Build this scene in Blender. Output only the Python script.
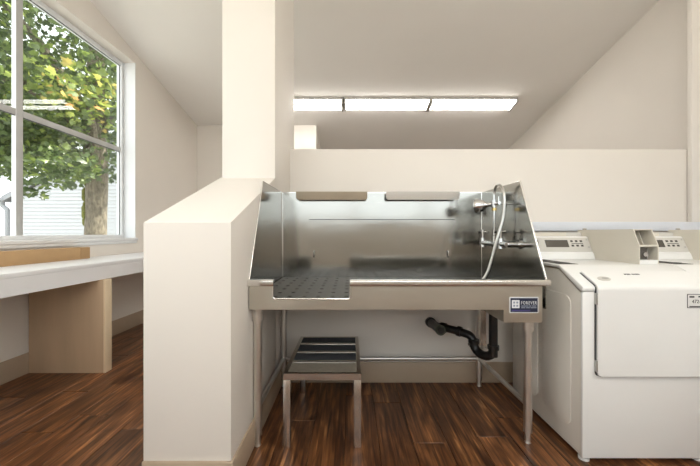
import bpy, bmesh, math, random
import numpy as np
from mathutils import Vector, Matrix
random.seed(7)
rng = np.random.default_rng(11)
for o in list(bpy.data.objects): bpy.data.objects.remove(o)
scene = bpy.context.scene
C = scene.collection

# ------------------------------------------------------------------ camera
EYE = 1.12
cam_d = bpy.data.cameras.new('camera'); cam = bpy.data.objects.new('camera', cam_d); C.objects.link(cam)
cam.location = (0, 0, EYE); cam.rotation_euler = (math.pi/2, 0, 0)
cam_d.sensor_fit = 'HORIZONTAL'; cam_d.sensor_width = 36; cam_d.lens = 36*320/700
cam_d.clip_start = .05; cam_d.clip_end = 200
scene.camera = cam

# ------------------------------------------------------------------ world, sun, exposure
SKY = 1.95; LAMP = 13.0; SUN = 6.5
w = bpy.data.worlds.new('sky'); scene.world = w; w.use_nodes = True
bg = w.node_tree.nodes['Background']
bg.inputs[0].default_value = (.93, .97, 1.0, 1); bg.inputs[1].default_value = SKY
sd = bpy.data.lights.new('sun', 'SUN'); sd.energy = SUN; sd.angle = .03; sd.color = (1, .94, .82)
sun = bpy.data.objects.new('sun', sd); C.objects.link(sun)
sun.rotation_euler = Vector((-1, -.1, -1.15)).to_track_quat('-Z', 'Y').to_euler()
sun.location = (12, 2, 14)
vs = scene.view_settings
vs.view_transform = 'Standard'; vs.look = 'None'; vs.gamma = 1; vs.use_curve_mapping = False
vs.exposure = 0.5

# ------------------------------------------------------------------ materials
def ramp(nt, stops):
    n = nt.nodes.new('ShaderNodeValToRGB')
    el = n.color_ramp.elements
    while len(el) < len(stops): el.new(.5)
    for e, (p, c) in zip(el, stops): e.position = p; e.color = (*c, 1)
    return n
def lin(c):
    return tuple((x/12.92 if x <= .04045 else ((x+.055)/1.055)**2.4) for x in c)
def rgb(r, g, b): return lin((r/255, g/255, b/255))
def mat(name, col, rough=.5, metal=0, var=.06, scale=6, bump=0, bscale=120, stretch=(1,1,1), rvar=0, spec=.5, coat=0):
    m = bpy.data.materials.new(name); m.use_nodes = True
    nt = m.node_tree; b = nt.nodes['Principled BSDF']
    b.inputs['Metallic'].default_value = metal; b.inputs['Roughness'].default_value = rough
    b.inputs['Specular IOR Level'].default_value = spec; b.inputs['Coat Weight'].default_value = coat
    tc = nt.nodes.new('ShaderNodeTexCoord'); mp = nt.nodes.new('ShaderNodeMapping')
    mp.inputs['Scale'].default_value = stretch
    nt.links.new(tc.outputs['Object'], mp.inputs['Vector'])
    n = nt.nodes.new('ShaderNodeTexNoise'); n.inputs['Scale'].default_value = scale; n.inputs['Detail'].default_value = 5
    nt.links.new(mp.outputs[0], n.inputs['Vector'])
    r = ramp(nt, [(.3, tuple(max(0, x*(1-var)) for x in col)), (.7, tuple(min(1, x*(1+var)) for x in col))])
    nt.links.new(n.outputs['Fac'], r.inputs[0]); nt.links.new(r.outputs[0], b.inputs['Base Color'])
    if rvar:
        mr = nt.nodes.new('ShaderNodeMapRange'); mr.inputs['From Min'].default_value = .3; mr.inputs['From Max'].default_value = .7
        mr.inputs['To Min'].default_value = rough-rvar; mr.inputs['To Max'].default_value = rough+rvar
        nt.links.new(n.outputs['Fac'], mr.inputs['Value']); nt.links.new(mr.outputs[0], b.inputs['Roughness'])
    if bump:
        n2 = nt.nodes.new('ShaderNodeTexNoise'); n2.inputs['Scale'].default_value = bscale; n2.inputs['Detail'].default_value = 3
        nt.links.new(mp.outputs[0], n2.inputs['Vector'])
        bp = nt.nodes.new('ShaderNodeBump'); bp.inputs['Strength'].default_value = bump; bp.inputs['Distance'].default_value = .01
        nt.links.new(n2.outputs['Fac'], bp.inputs['Height']); nt.links.new(bp.outputs[0], b.inputs['Normal'])
    return m
def emit(name, col, s):
    m = bpy.data.materials.new(name); m.use_nodes = True; nt = m.node_tree
    b = nt.nodes['Principled BSDF']; b.inputs['Base Color'].default_value = (.8, .8, .8, 1)
    b.inputs['Emission Color'].default_value = (*col, 1); b.inputs['Emission Strength'].default_value = s
    return m
def glass_mat(name, tint=(1, 1, 1)):
    m = bpy.data.materials.new(name); m.use_nodes = True; nt = m.node_tree
    nt.nodes.remove(nt.nodes['Principled BSDF']); out = nt.nodes['Material Output']
    t = nt.nodes.new('ShaderNodeBsdfTransparent'); t.inputs[0].default_value = (*tint, 1)
    g = nt.nodes.new('ShaderNodeBsdfGlossy'); g.inputs['Roughness'].default_value = .01
    f = nt.nodes.new('ShaderNodeFresnel'); 
    ge = nt.nodes.new('ShaderNodeNewGeometry'); mr = nt.nodes.new('ShaderNodeMapRange')   # same reflectance from either side of the sheet
    mr.inputs['To Min'].default_value = 1.3; mr.inputs['To Max'].default_value = 1/1.3
    nt.links.new(ge.outputs['Backfacing'], mr.inputs['Value']); nt.links.new(mr.outputs[0], f.inputs[0])
    x = nt.nodes.new('ShaderNodeMixShader')
    nt.links.new(f.outputs[0], x.inputs[0]); nt.links.new(t.outputs[0], x.inputs[1]); nt.links.new(g.outputs[0], x.inputs[2])
    nt.links.new(x.outputs[0], out.inputs['Surface'])
    return m
def wood_floor():
    m = bpy.data.materials.new('walnut plank'); m.use_nodes = True; nt = m.node_tree; L = nt.links.new
    b = nt.nodes['Principled BSDF']; b.inputs['Roughness'].default_value = .36
    tc = nt.nodes.new('ShaderNodeTexCoord'); oi = nt.nodes.new('ShaderNodeObjectInfo')
    mu = nt.nodes.new('ShaderNodeMath'); mu.operation = 'MULTIPLY'; mu.inputs[1].default_value = 57.3
    L(oi.outputs['Random'], mu.inputs[0])
    cx = nt.nodes.new('ShaderNodeCombineXYZ'); L(mu.outputs[0], cx.inputs[0]); L(mu.outputs[0], cx.inputs[2])
    ad = nt.nodes.new('ShaderNodeVectorMath'); ad.operation = 'ADD'; L(tc.outputs['Object'], ad.inputs[0]); L(cx.outputs[0], ad.inputs[1])
    def noise(sc, scale, det, dist):
        mp = nt.nodes.new('ShaderNodeMapping'); mp.inputs['Scale'].default_value = sc; L(ad.outputs[0], mp.inputs[0])
        n = nt.nodes.new('ShaderNodeTexNoise'); n.inputs['Scale'].default_value = scale; n.inputs['Detail'].default_value = det
        n.inputs['Distortion'].default_value = dist; L(mp.outputs[0], n.inputs['Vector']); return n
    n1 = noise((1, .06, 1), 30, 8, 1.4)        # long streaks
    n2 = noise((1, .03, 1), 120, 4, .3)        # fine grain
    n3 = noise((1, .25, 1), 7, 3, 2.0)         # broad figure
    r1 = ramp(nt, [(.28, rgb(62, 37, 22)), (.45, rgb(112, 72, 42)), (.60, rgb(150, 99, 57)), (.74, rgb(216, 156, 96))])
    L(n1.outputs['Fac'], r1.inputs[0])
    r3 = ramp(nt, [(.34, rgb(140, 120, 110)), (.62, rgb(255, 250, 245))]); L(n3.outputs['Fac'], r3.inputs[0])
    mx = nt.nodes.new('ShaderNodeMix'); mx.data_type = 'RGBA'; mx.blend_type = 'MULTIPLY'; mx.inputs[0].default_value = .85
    L(r1.outputs[0], mx.inputs[6]); L(r3.outputs[0], mx.inputs[7])
    r2 = ramp(nt, [(.35, rgb(170, 160, 150)), (.6, (1, 1, 1))]); L(n2.outputs['Fac'], r2.inputs[0])
    m2 = nt.nodes.new('ShaderNodeMix'); m2.data_type = 'RGBA'; m2.blend_type = 'MULTIPLY'; m2.inputs[0].default_value = .7
    L(mx.outputs[2], m2.inputs[6]); L(r2.outputs[0], m2.inputs[7])
    mr = nt.nodes.new('ShaderNodeMapRange'); mr.inputs['To Min'].default_value = .84; mr.inputs['To Max'].default_value = 1.22
    L(oi.outputs['Random'], mr.inputs['Value'])
    hs = nt.nodes.new('ShaderNodeHueSaturation'); L(mr.outputs[0], hs.inputs['Value']); L(m2.outputs[2], hs.inputs['Color'])
    hs.inputs['Saturation'].default_value = .97
    L(hs.outputs[0], b.inputs['Base Color'])
    bp = nt.nodes.new('ShaderNodeBump'); bp.inputs['Strength'].default_value = .12; bp.inputs['Distance'].default_value = .004
    L(n2.outputs['Fac'], bp.inputs['Height']); L(bp.outputs[0], b.inputs['Normal'])
    return m
def leaf_mat(name, src):
    m = bpy.data.materials.new(name); m.use_nodes = True; nt = m.node_tree; L = nt.links.new
    nt.nodes.remove(nt.nodes['Principled BSDF']); out = nt.nodes['Material Output']
    if src == 'attr':
        a = nt.nodes.new('ShaderNodeAttribute'); a.attribute_name = 'tint'; val = a.outputs['Fac']
    else:
        a = nt.nodes.new('ShaderNodeAttribute'); a.attribute_type = 'OBJECT'; a.attribute_name = 'tint'; val = a.outputs['Fac']
    r = ramp(nt, [(0, rgb(72, 90, 62)), (.3, rgb(104, 124, 74)), (.6, rgb(152, 170, 84)), (.8, rgb(196, 204, 104)), (1, rgb(226, 166, 112))])
    L(val, r.inputs[0])
    d = nt.nodes.new('ShaderNodeBsdfDiffuse'); t = nt.nodes.new('ShaderNodeBsdfTranslucent'); g = nt.nodes.new('ShaderNodeBsdfGlossy')
    g.inputs['Roughness'].default_value = .4
    L(r.outputs[0], d.inputs[0]); L(r.outputs[0], t.inputs[0])
    x = nt.nodes.new('ShaderNodeMixShader'); x.inputs[0].default_value = .45; L(d.outputs[0], x.inputs[1]); L(t.outputs[0], x.inputs[2])
    y = nt.nodes.new('ShaderNodeMixShader'); y.inputs[0].default_value = .06; L(x.outputs[0], y.inputs[1]); L(g.outputs[0], y.inputs[2])
    L(y.outputs[0], out.inputs['Surface'])
    return m
M = {}
M['wall'] = mat('warm white wall paint', rgb(230, 224, 216), .62, var=.012, scale=2, bump=.03, bscale=260)
M['ceil'] = mat('ceiling paint', rgb(244, 241, 236), .8, var=.01, scale=2)
M['base'] = mat('tan baseboard', rgb(176, 157, 136), .5, var=.03)
M['cap'] = mat('pale laminate ledge', rgb(222, 226, 234), .3, var=.015)
M['desk'] = mat('white laminate', rgb(238, 238, 240), .35, var=.01)
M['ply'] = mat('maple plywood', rgb(196, 168, 138), .5, var=.09, scale=7, stretch=(1, 1, .16))
M['plyedge'] = mat('pale plywood edge', rgb(232, 210, 178), .55, var=.06, scale=14, stretch=(1, 1, .1))
M['card'] = mat('brown cardboard', rgb(186, 152, 110), .75, var=.05, scale=9)
M['carddark'] = mat('cardboard tape', rgb(174, 140, 98), .5, var=.05, scale=9)
M['vinyl'] = mat('white window vinyl', rgb(232, 234, 236), .35, var=.01)
M['alu'] = mat('grey window mullion', rgb(186, 186, 184), .4, var=.02)
M['gasket'] = mat('dark gasket', rgb(60, 62, 64), .6)
M['steel'] = mat('brushed stainless steel', (.68, .655, .61), .24, 1, var=.03, scale=5, stretch=(1, 1, 4), rvar=.03)
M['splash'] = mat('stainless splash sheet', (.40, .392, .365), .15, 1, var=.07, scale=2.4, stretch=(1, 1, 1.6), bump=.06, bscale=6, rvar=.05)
M['apron'] = mat('satin stainless apron', (.59, .565, .50), .34, 1, var=.03, scale=3, stretch=(1, 1, 5), rvar=.02)
M['perf'] = mat('dull perforated panel', (.075, .066, .056), .5, .2, var=.1, scale=8)
M['pipe'] = mat('satin steel pipe', (.74, .715, .675), .38, 1, var=.03, scale=5, rvar=.03)
M['rim'] = mat('polished stainless rim', (.74, .73, .71), .2, 1, var=.02)
M['reflect_brown'] = mat('steel in reflected brown', (.62, .56, .45), .3, 1, var=.06)  # brown floor reflection put into the shelf colour; also colours the cover seam
M['chrome'] = mat('chrome', (.60, .60, .60), .08, 1, var=.02)
M['brass'] = mat('brass nut', (.7, .52, .2), .25, 1, var=.05)
M['hose'] = mat('ribbed steel hose', (.58, .57, .55), .3, 1, var=.1, scale=300)
M['blackplastic'] = mat('black abs pipe', rgb(34, 32, 31), .32, var=.15, scale=20)
M['olive'] = mat('scuffed pipe cap', rgb(70, 76, 62), .5, var=.2, scale=30)
M['grip'] = mat('black grip tread', rgb(62, 64, 68), .8, var=.15, scale=90, bump=.3, bscale=500)
M['grey_grip'] = mat('worn grey tread', rgb(130, 122, 110), .55, .2, var=.12, scale=60, bump=.25, bscale=400)  # front tread, lighter and greyer than the others
M['enamel'] = mat('white enamel', rgb(236, 236, 234), .28, var=.008, coat=.3)
M['shaded_enamel'] = mat('side shaded white enamel', rgb(226, 221, 212), .4, var=.015)  # white enamel darkened and warmed to paint shade on the cabinet sides
M['greypanel'] = mat('light grey console panel', rgb(206, 203, 196), .45, var=.02)
M['screen'] = mat('dark display', rgb(82, 78, 72), .25, var=.04)
M['darkslot'] = mat('dark slot', rgb(40, 38, 36), .6)
M['button'] = mat('dark key', rgb(66, 62, 58), .5)
M['casepaint'] = mat('beige meter case', rgb(218, 212, 199), .45, var=.015)
M['zinc'] = mat('zinc plate', (.5, .49, .47), .4, 1, var=.1, scale=30)
M['navy'] = mat('navy badge', rgb(30, 38, 62), .35, var=.03)
M['print'] = mat('white print', rgb(226, 228, 230), .5, var=.01)
M['greyprint'] = mat('grey print', rgb(150, 156, 170), .5)
M['violet'] = mat('violet print', rgb(72, 66, 120), .5)
M['sticker'] = mat('sticker paper', rgb(228, 227, 224), .5, var=.01)
M['ink'] = mat('black ink', rgb(52, 52, 54), .6)
M['tube'] = emit('lamp lens', (1, .96, .90), LAMP)
M['lampbody'] = mat('lamp housing', rgb(190, 188, 184), .4)
M['glass'] = glass_mat('window glass', (.97, .985, .98))
M['plank'] = wood_floor()
M['subfloor'] = mat('subfloor', rgb(60, 40, 28), .8)
M['siding'] = mat('white siding', rgb(192, 194, 197), .6, var=.02)
M['roof'] = mat('grey shingles', rgb(110, 110, 112), .8, var=.15, scale=20)
M['gutter'] = mat('grey gutter', rgb(148, 150, 154), .4)
M['bark'] = mat('maple bark', rgb(122, 114, 100), .9, var=.45, scale=26, stretch=(1, 1, .4), bump=.9, bscale=30)
M['moss'] = mat('moss', rgb(120, 124, 62), .95, var=.3, scale=30, bump=.6, bscale=80)
M['leafs'] = leaf_mat('maple leaf canopy', 'attr')
M['leaf1'] = leaf_mat('maple leaf', 'obj')
M['ground'] = mat('unseen light-bounce paving', rgb(208, 204, 196), .85, var=.06, scale=1.5)

# ------------------------------------------------------------------ mesh helpers
class MB:
    def __init__(s): s.v = []; s.f = []
    def add(s, vs_, fs):
        n = len(s.v); s.v += [tuple(p) for p in vs_]; s.f += [tuple(i+n for i in f) for f in fs]; return s
    def box(s, x0, x1, y0, y1, z0, z1):
        return s.add([(x, y, z) for z in (z0, z1) for x, y in ((x0, y0), (x1, y0), (x1, y1), (x0, y1))],
                     [(3, 2, 1, 0), (4, 5, 6, 7), (0, 1, 5, 4), (1, 2, 6, 5), (2, 3, 7, 6), (3, 0, 4, 7)])
    def prism(s, axis, pts, a0, a1):
        k = 'xyz'.index(axis); n = len(pts); o = []
        for a in (a0, a1):
            for p in pts:
                q = list(p); q.insert(k, a); o.append(q)
        return s.add(o, [tuple(range(n))[::-1], tuple(range(n, 2*n))] + [(i, (i+1) % n, n+(i+1) % n, n+i) for i in range(n)])
    def tube(s, path, r, n=10, closed=False):
        P = [Vector(p) for p in path]; m = len(P)
        R = r if isinstance(r, (list, tuple)) else [r]*m
        t = []
        for i in range(m):
            a = P[max(i-1, 0)]; b = P[min(i+1, m-1)]
            t.append((b-a).normalized())
        u = t[0].orthogonal().normalized(); o = []
        for i in range(m):
            u = (u - t[i]*u.dot(t[i])).normalized(); w_ = t[i].cross(u)
            for k in range(n):
                a = 2*math.pi*k/n; o.append(P[i] + (u*math.cos(a) + w_*math.sin(a))*R[i])
        fs = [(i*n+k, i*n+(k+1) % n, (i+1)*n+(k+1) % n, (i+1)*n+k) for i in range(m-1) for k in range(n)]
        fs += [tuple(range(n))[::-1], tuple(range((m-1)*n, m*n))]
        return s.add(o, fs)
    def cyl(s, p0, p1, r, n=14, r2=None):
        return s.tube([p0, p1], [r, r if r2 is None else r2], n)
    def build(s, name, m, parent=None, bevel=0, smooth=False, seg=2, data_only=False):
        bm = bmesh.new(); vv = [bm.verts.new(p) for p in s.v]
        for f in s.f:
            try: bm.faces.new([vv[i] for i in f])
            except ValueError: pass
        bmesh.ops.recalc_face_normals(bm, faces=bm.faces)
        if bevel:
            es = [e for e in bm.edges if len(e.link_faces) == 2 and e.calc_face_angle(0) > .5]
            bmesh.ops.bevel(bm, geom=es, offset=bevel, segments=seg, profile=.5, affect='EDGES', clamp_overlap=True)
        org = Vector((0, 0, 0))
        if parent is None and not data_only:
            lo = Vector([min(v.co[i] for v in bm.verts) for i in range(3)]); hi = Vector([max(v.co[i] for v in bm.verts) for i in range(3)])
            org = Vector(((lo.x+hi.x)/2, (lo.y+hi.y)/2, lo.z))
            for v in bm.verts: v.co -= org
        me = bpy.data.meshes.new(name); bm.to_mesh(me); bm.free()
        if smooth or bevel:
            for p in me.polygons: p.use_smooth = True
            me.set_sharp_from_angle(angle=.6)
        me.materials.append(M[m] if isinstance(m, str) else m)
        if data_only: return me
        o = bpy.data.objects.new(name, me); C.objects.link(o)
        if parent is None: o.location = org
        else: attach(o, parent)
        return o
ROOTM = {}
def attach(o, parent):
    o.parent = parent
    o.matrix_parent_inverse = wmat(parent).inverted()
def wmat(o):
    mb = Matrix.LocRotScale(o.location, o.rotation_euler, o.scale)
    return (wmat(o.parent) @ o.matrix_parent_inverse @ mb) if o.parent else mb
def tag(o, label=None, cat=None, group=None, kind=None):
    if label: o['label'] = label
    if cat: o['category'] = cat
    if group: o['group'] = group
    if kind: o['kind'] = kind
    return o
def thing(name, loc, label, cat, group=None):
    o = bpy.data.objects.new(name, None); C.objects.link(o); o.location = loc; o.empty_display_size = .1
    return tag(o, label, cat, group)
def struct(o, label=None):
    if o.parent is None:
        o['kind'] = 'structure'
        if label: o['label'] = label
    return o
def copy_tree(o, parent=None):
    c = o.copy(); C.objects.link(c); c.parent = parent
    if parent is not None: c.matrix_parent_inverse = o.matrix_parent_inverse.copy()
    for ch in list(o.children): copy_tree(ch, c)
    return c
def fillet(pts, r, n=6):
    P = [Vector(p) for p in pts]; out = [P[0]]
    for i in range(1, len(P)-1):
        a = (P[i-1]-P[i]); b = (P[i+1]-P[i]); d = min(r, a.length*.49, b.length*.49)
        p0 = P[i]+a.normalized()*d; p1 = P[i]+b.normalized()*d
        for k in range(n+1):
            t = k/n; out.append(p0*(1-t)**2 + P[i]*2*t*(1-t) + p1*t*t)
    out.append(P[-1]); return out
def rrect(x0, x1, y0, y1, r, n=5, corners=(1, 1, 1, 1)):
    o = []
    for i, (cx, cy, a0) in enumerate(((x0+r, y0+r, 180), (x1-r, y0+r, 270), (x1-r, y1-r, 0), (x0+r, y1-r, 90))):
        if not corners[i]:
            o.append(((x0, x1, x1, x0)[i], (y0, y0, y1, y1)[i])); continue
        for k in range(n+1):
            a = math.radians(a0+90*k/n); o.append((cx+r*math.cos(a), cy+r*math.sin(a)))
    return o
def text_mesh(s, name, m, size, loc, rot, parent, depth=.0006, sx=1, sp=1):
    cu = bpy.data.curves.new(name, 'FONT'); cu.body = s; cu.size = size; cu.extrude = depth; cu.align_x = 'CENTER'; cu.align_y = 'CENTER'
    cu.resolution_u = 3; cu.space_character = sp
    t = bpy.data.objects.new(name, cu); C.objects.link(t)
    bpy.context.view_layer.update()
    me = bpy.data.meshes.new_from_object(t.evaluated_get(bpy.context.evaluated_depsgraph_get()))
    bpy.data.objects.remove(t)
    me.transform(Matrix.Translation(loc) @ rot @ Matrix.Diagonal((sx, 1, 1, 1)))
    me.materials.clear(); me.materials.append(M[m])
    o = bpy.data.objects.new(name, me); C.objects.link(o); attach(o, parent); return o
FACE = Matrix.Rotation(math.pi/2, 4, 'X')          # text standing up, facing -Y

# ------------------------------------------------------------------ the room shell
XL, XR, YF, YB = -2.58, 3.07, -1.4, 7.0
YBL = 5.40                       # far wall of the desk bay
RIDGE = .5
def zc(y): return 4.13-.2206*y if y >= RIDGE else 4.13-.2206*RIDGE-.22*(RIDGE-y)
fl = struct(MB().box(XL-.16, XR+.16, YF-.16, YB+.16, -.12, -.013).build('floor', 'subfloor'), 'dark walnut plank floor')
pm = MB().box(-.0895, .0895, -.62, .62, -.012, 0).build('plank', 'plank', bevel=.0016, seg=1, data_only=True)
k = 0; nx = 31; pw = (XR-XL)/nx
for i in range(nx):
    x = XL+(i+.5)*pw
    y = YF-random.random()*1.0
    while y < YB:
        a, b = max(y, YF), min(y+1.245, YB); y += 1.245
        if b-a < .1: continue
        if a > YBL and x < -.7: continue
        o = bpy.data.objects.new('plank', pm); C.objects.link(o)
        o.location = (x, (a+b)/2, 0); o.scale = (pw/.181, (b-a-.0015)/1.24, 1)
        lo, sc = o.location.copy(), o.scale.copy(); attach(o, fl); k += 1
# ceiling: a roof slab in two slopes
t = .14
cp = [(YF-.2, zc(YF-.2)), (RIDGE, zc(RIDGE)), (YB+.2, zc(YB+.2))]
struct(MB().prism('x', cp + [(y, z+t) for y, z in cp[::-1]], XL-.2, XR+.2).build('ceiling', 'ceil'), 'white vaulted ceiling')
# left wall with window opening
WY0, WY1, WZ0, WZ1 = .24, 3.85, 1.06, 3.16
TH = .18
lw = MB()
def wall_x(mb, x0, x1, y0, y1, z0, top=True, z1=None):
    ys = sorted({y0, y1} | ({RIDGE} if y0 < RIDGE < y1 else set()))
    pts = [(y0, z0), (y1, z0)] + [(y, zc(y)+.03) for y in ys[::-1]]
    mb.prism('x', pts, x0, x1)
wall_x(lw, XL-TH, XL, YF-.15, WY0, -.1); wall_x(lw, XL-TH, XL, WY1, YB+.1, -.1)
lw.box(XL-TH, XL, WY0, WY1, -.1, WZ0); wall_x(lw, XL-TH, XL, WY0, WY1, WZ1)
struct(lw.build('wall_left', 'wall'), 'warm white wall with the tall window')
rw = MB(); wall_x(rw, XR, XR+.15, YF-.15, YB+.1, -.1); struct(rw.build('wall_right', 'wall'), 'warm white wall behind the laundry side')
struct(MB().box(XL-.02, -.57, YBL, YBL+.12, -.1, zc(YBL)+.03).box(-.69, -.57, YBL+.12, YB, -.1, zc(YBL)-.02).build('wall_back_left', 'wall'), 'far white wall of the desk bay')
struct(MB().box(XL, XR+.02, YB, YB+.12, -.1, zc(YB)+.05).build('wall_back', 'wall'), 'far white wall beyond the half wall')
# wall behind the camera, with an unseen wide window added above sill height
FX0, FX1, FZ0, FZ1 = -1.35, 2.9, 1.32, 3.2
GX0, GX1, GZ1 = -2.45, -1.5, 2.35       # unseen glazed door beside it, added for low frontal light
fw = MB().box(FX0, XR+.02, YF-.14, YF, -.1, FZ0).box(XL-.02, XR+.02, YF-.14, YF, FZ1, zc(YF)+.03)
fw.box(GX1, FX0, YF-.14, YF, -.1, FZ1).box(XL-.02, GX0, YF-.14, YF, -.1, FZ1).box(GX0, GX1, YF-.14, YF, GZ1, FZ1).box(GX0, GX1, YF-.14, YF, -.1, -.001).box(FX1, XR+.02, YF-.14, YF, FZ0, FZ1)
struct(fw.build('wall_front', 'wall'), 'white wall behind the viewer with an added wide window and glazed door')

# sloping half wall at the left of the tub and its pillar
HXL, HXR, HY0, PY0, PY1 = -.889, -.511, 1.375, 2.185, 2.925
ztop = lambda y: 1.166 + (1.495-1.166)*(y-HY0)/(PY0-HY0)
struct(MB().prism('x', [(HY0, 0), (PY0+.02, 0), (PY0+.02, ztop(PY0+.02)), (HY0, 1.166)], HXL, HXR).build('wall_half_left', 'wall', bevel=.004), 'half wall with sloping top beside the grooming tub')
struct(MB().box(HXL+.016, HXR, PY0, PY1, 0, zc(PY0)+.02).build('wall_pillar_left', 'wall', bevel=.004), 'square white pillar rising from the half wall')
# low plumbing wall with laminate cap, taller half wall behind it, right pillar
BW = 2.405
struct(MB().box(HXR, XR, BW, 2.74, 0, 1.135).build('wall_low_back', 'wall'), 'low white wall behind the tub legs')
struct(MB().box(1.004, XR, 2.372, 2.73, 1.135, 1.202).build('trim_1', 'cap', bevel=.003), 'pale laminate ledge cap behind the machines')
struct(MB().box(HXR, 1.004, 2.4, 2.73, 1.1355, 1.20).build('trim_2', 'wall'), 'ledge behind the tub')
struct(MB().box(HXR-.05, XR, 2.72, 2.9, 0, 1.833).build('wall_half_back', 'wall', bevel=.004), 'long white half wall behind the tub and machines')
struct(MB().box(2.86, XR, 2.675, 2.715, 1.202, zc(2.7)+.02).build('wall_pillar_right', 'wall', bevel=.004), 'white pillar at the end of the long half wall')
# baseboards
BH, BT = .142, .011
def bb(name, mb): struct(mb.build(name, 'base', bevel=.002), 'tan baseboard')
bb('baseboard_left', MB().box(XL, XL+BT, YF, YBL, 0, .165))
bb('baseboard_back', MB().box(HXR+BT, 1.9, BW-BT, BW, 0, .152))
bb('baseboard_half', MB().box(HXR, HXR+BT, HY0-BT, BW-BT, 0, BH).box(HXL, HXR, HY0-BT, HY0, 0, BH))
bb('baseboard_far', MB().box(XL+BT, -.57, YBL-BT, YBL, 0, .165))

# ------------------------------------------------------------------ window_1 (left)
w1 = bpy.data.objects.new('window_1', None); C.objects.link(w1); w1.location = (XL-.15, 2.0, WZ0); struct(w1, 'tall gridded window looking out on a maple tree')
GX = -2.745
fr = MB()
fr.box(GX-.03, GX+.03, WY1-.045, WY1, WZ0, WZ1).box(GX-.03, GX+.03, WY0, WY0+.045, WZ0, WZ1)
fr.box(GX-.03, GX+.03, WY0+.045, WY1-.045, WZ0, WZ0+.04).box(GX-.03, GX+.03, WY0+.045, WY1-.045, WZ1-.045, WZ1)
fr.build('window_frame', 'vinyl', w1, bevel=.003)
MYS = [1.44, 2.645]; MZ = 2.112
for y in MYS:
    MB().box(GX-.02, GX+.016, y-.0275, y+.0275, WZ0+.04, WZ1-.045).build('mullion', 'alu', w1, bevel=.003)
    MB().box(GX-.02, GX+.0155, y-.031, y-.0275, WZ0+.04, WZ1-.045).build('mullion_side', 'vinyl', w1)  # white strip on the near side of the grey mullion
ys = [WY0+.045]+MYS+[WY1-.045]
for i in range(3):
    a = ys[i]+(.0275 if i else 0); b = ys[i+1]-(.031 if i < 2 else 0)
    MB().box(GX-.02, GX+.016, a, b, MZ-.026, MZ+.026).build('transom', 'alu', w1, bevel=.003)
    for z0, z1 in ((WZ0+.04, MZ-.026), (MZ+.026, WZ1-.045)):
        MB().box(GX-.003, GX+.003, a, b, z0, z1).build('pane', 'glass', w1)
        g = MB(); e = .006
        g.box(GX+.003, GX+.008, a, b, z1-e, z1)
        if i == 2: g.box(GX+.003, GX+.008, b-e, b, z0, z1-e)
        g.build('gasket', 'gasket', w1)
MB().box(XL-.12, XL+.02, WY0-.02, WY1+.02, WZ0-.03, WZ0+.002).build('window_sill', 'vinyl', w1, bevel=.005)
MB().box(GX+.031, XL+.0005, WY1-.008, WY1, WZ0, WZ1).build('jamb_daylight', 'vinyl', w1)  # added white sheet; its colour paints daylight on the far reveal
MB().box(XL, XL+.012, WY0-.01, WY1+.01, WZ0-.06, WZ0-.03).build('sill_apron', 'vinyl', w1, bevel=.003)
# added_window (behind the viewer): unseen, added to light the fronts of things
w2 = bpy.data.objects.new('added_window', None); C.objects.link(w2); w2.location = (.35, YF-.08, FZ0); struct(w2, 'unseen wide window added behind the viewer to light the fronts')
f2 = MB(); yy0, yy1 = YF-.12, YF-.06
f2.box(FX0, FX1, yy0, yy1, FZ0, FZ0+.05).box(FX0, FX1, yy0, yy1, FZ1-.05, FZ1).box(FX0, FX0+.05, yy0, yy1, FZ0+.05, FZ1-.05).box(FX1-.05, FX1, yy0, yy1, FZ0+.05, FZ1-.05)
f2.build('window_frame', 'vinyl', w2)
for i in range(3):
    a = FX0+.05+(FX1-FX0-.1)*i/3; b = FX0+.05+(FX1-FX0-.1)*(i+1)/3
    MB().box(a, b, YF-.093, YF-.087, FZ0+.05, FZ1-.05).build('pane', 'glass', w2)
    if i: MB().box(a-.03, a+.03, yy0, yy1, FZ0+.05, FZ1-.05).build('mullion', 'vinyl', w2)

d1 = bpy.data.objects.new('added_door', None); C.objects.link(d1); d1.location = ((GX0+GX1)/2, YF-.09, 0); struct(d1, 'unseen glazed white door added behind the viewer for low light')
MB().box(GX0, GX0+.09, yy0, yy1, .0, GZ1).box(GX1-.09, GX1, yy0, yy1, .0, GZ1).box(GX0+.09, GX1-.09, yy0, yy1, 0, .2).box(GX0+.09, GX1-.09, yy0, yy1, GZ1-.09, GZ1).build('door_frame', 'vinyl', d1)
MB().box(GX0+.09, GX1-.09, YF-.093, YF-.087, .2, GZ1-.09).build('pane', 'glass', d1)
MB().tube(fillet([(GX1-.05, YF-.06, .9), (GX1-.05, YF-.01, .9), (GX1-.05, YF-.01, 1.2), (GX1-.05, YF-.06, 1.2)], .02), .01, 8).build('door_handle', 'chrome', d1, smooth=True)

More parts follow.
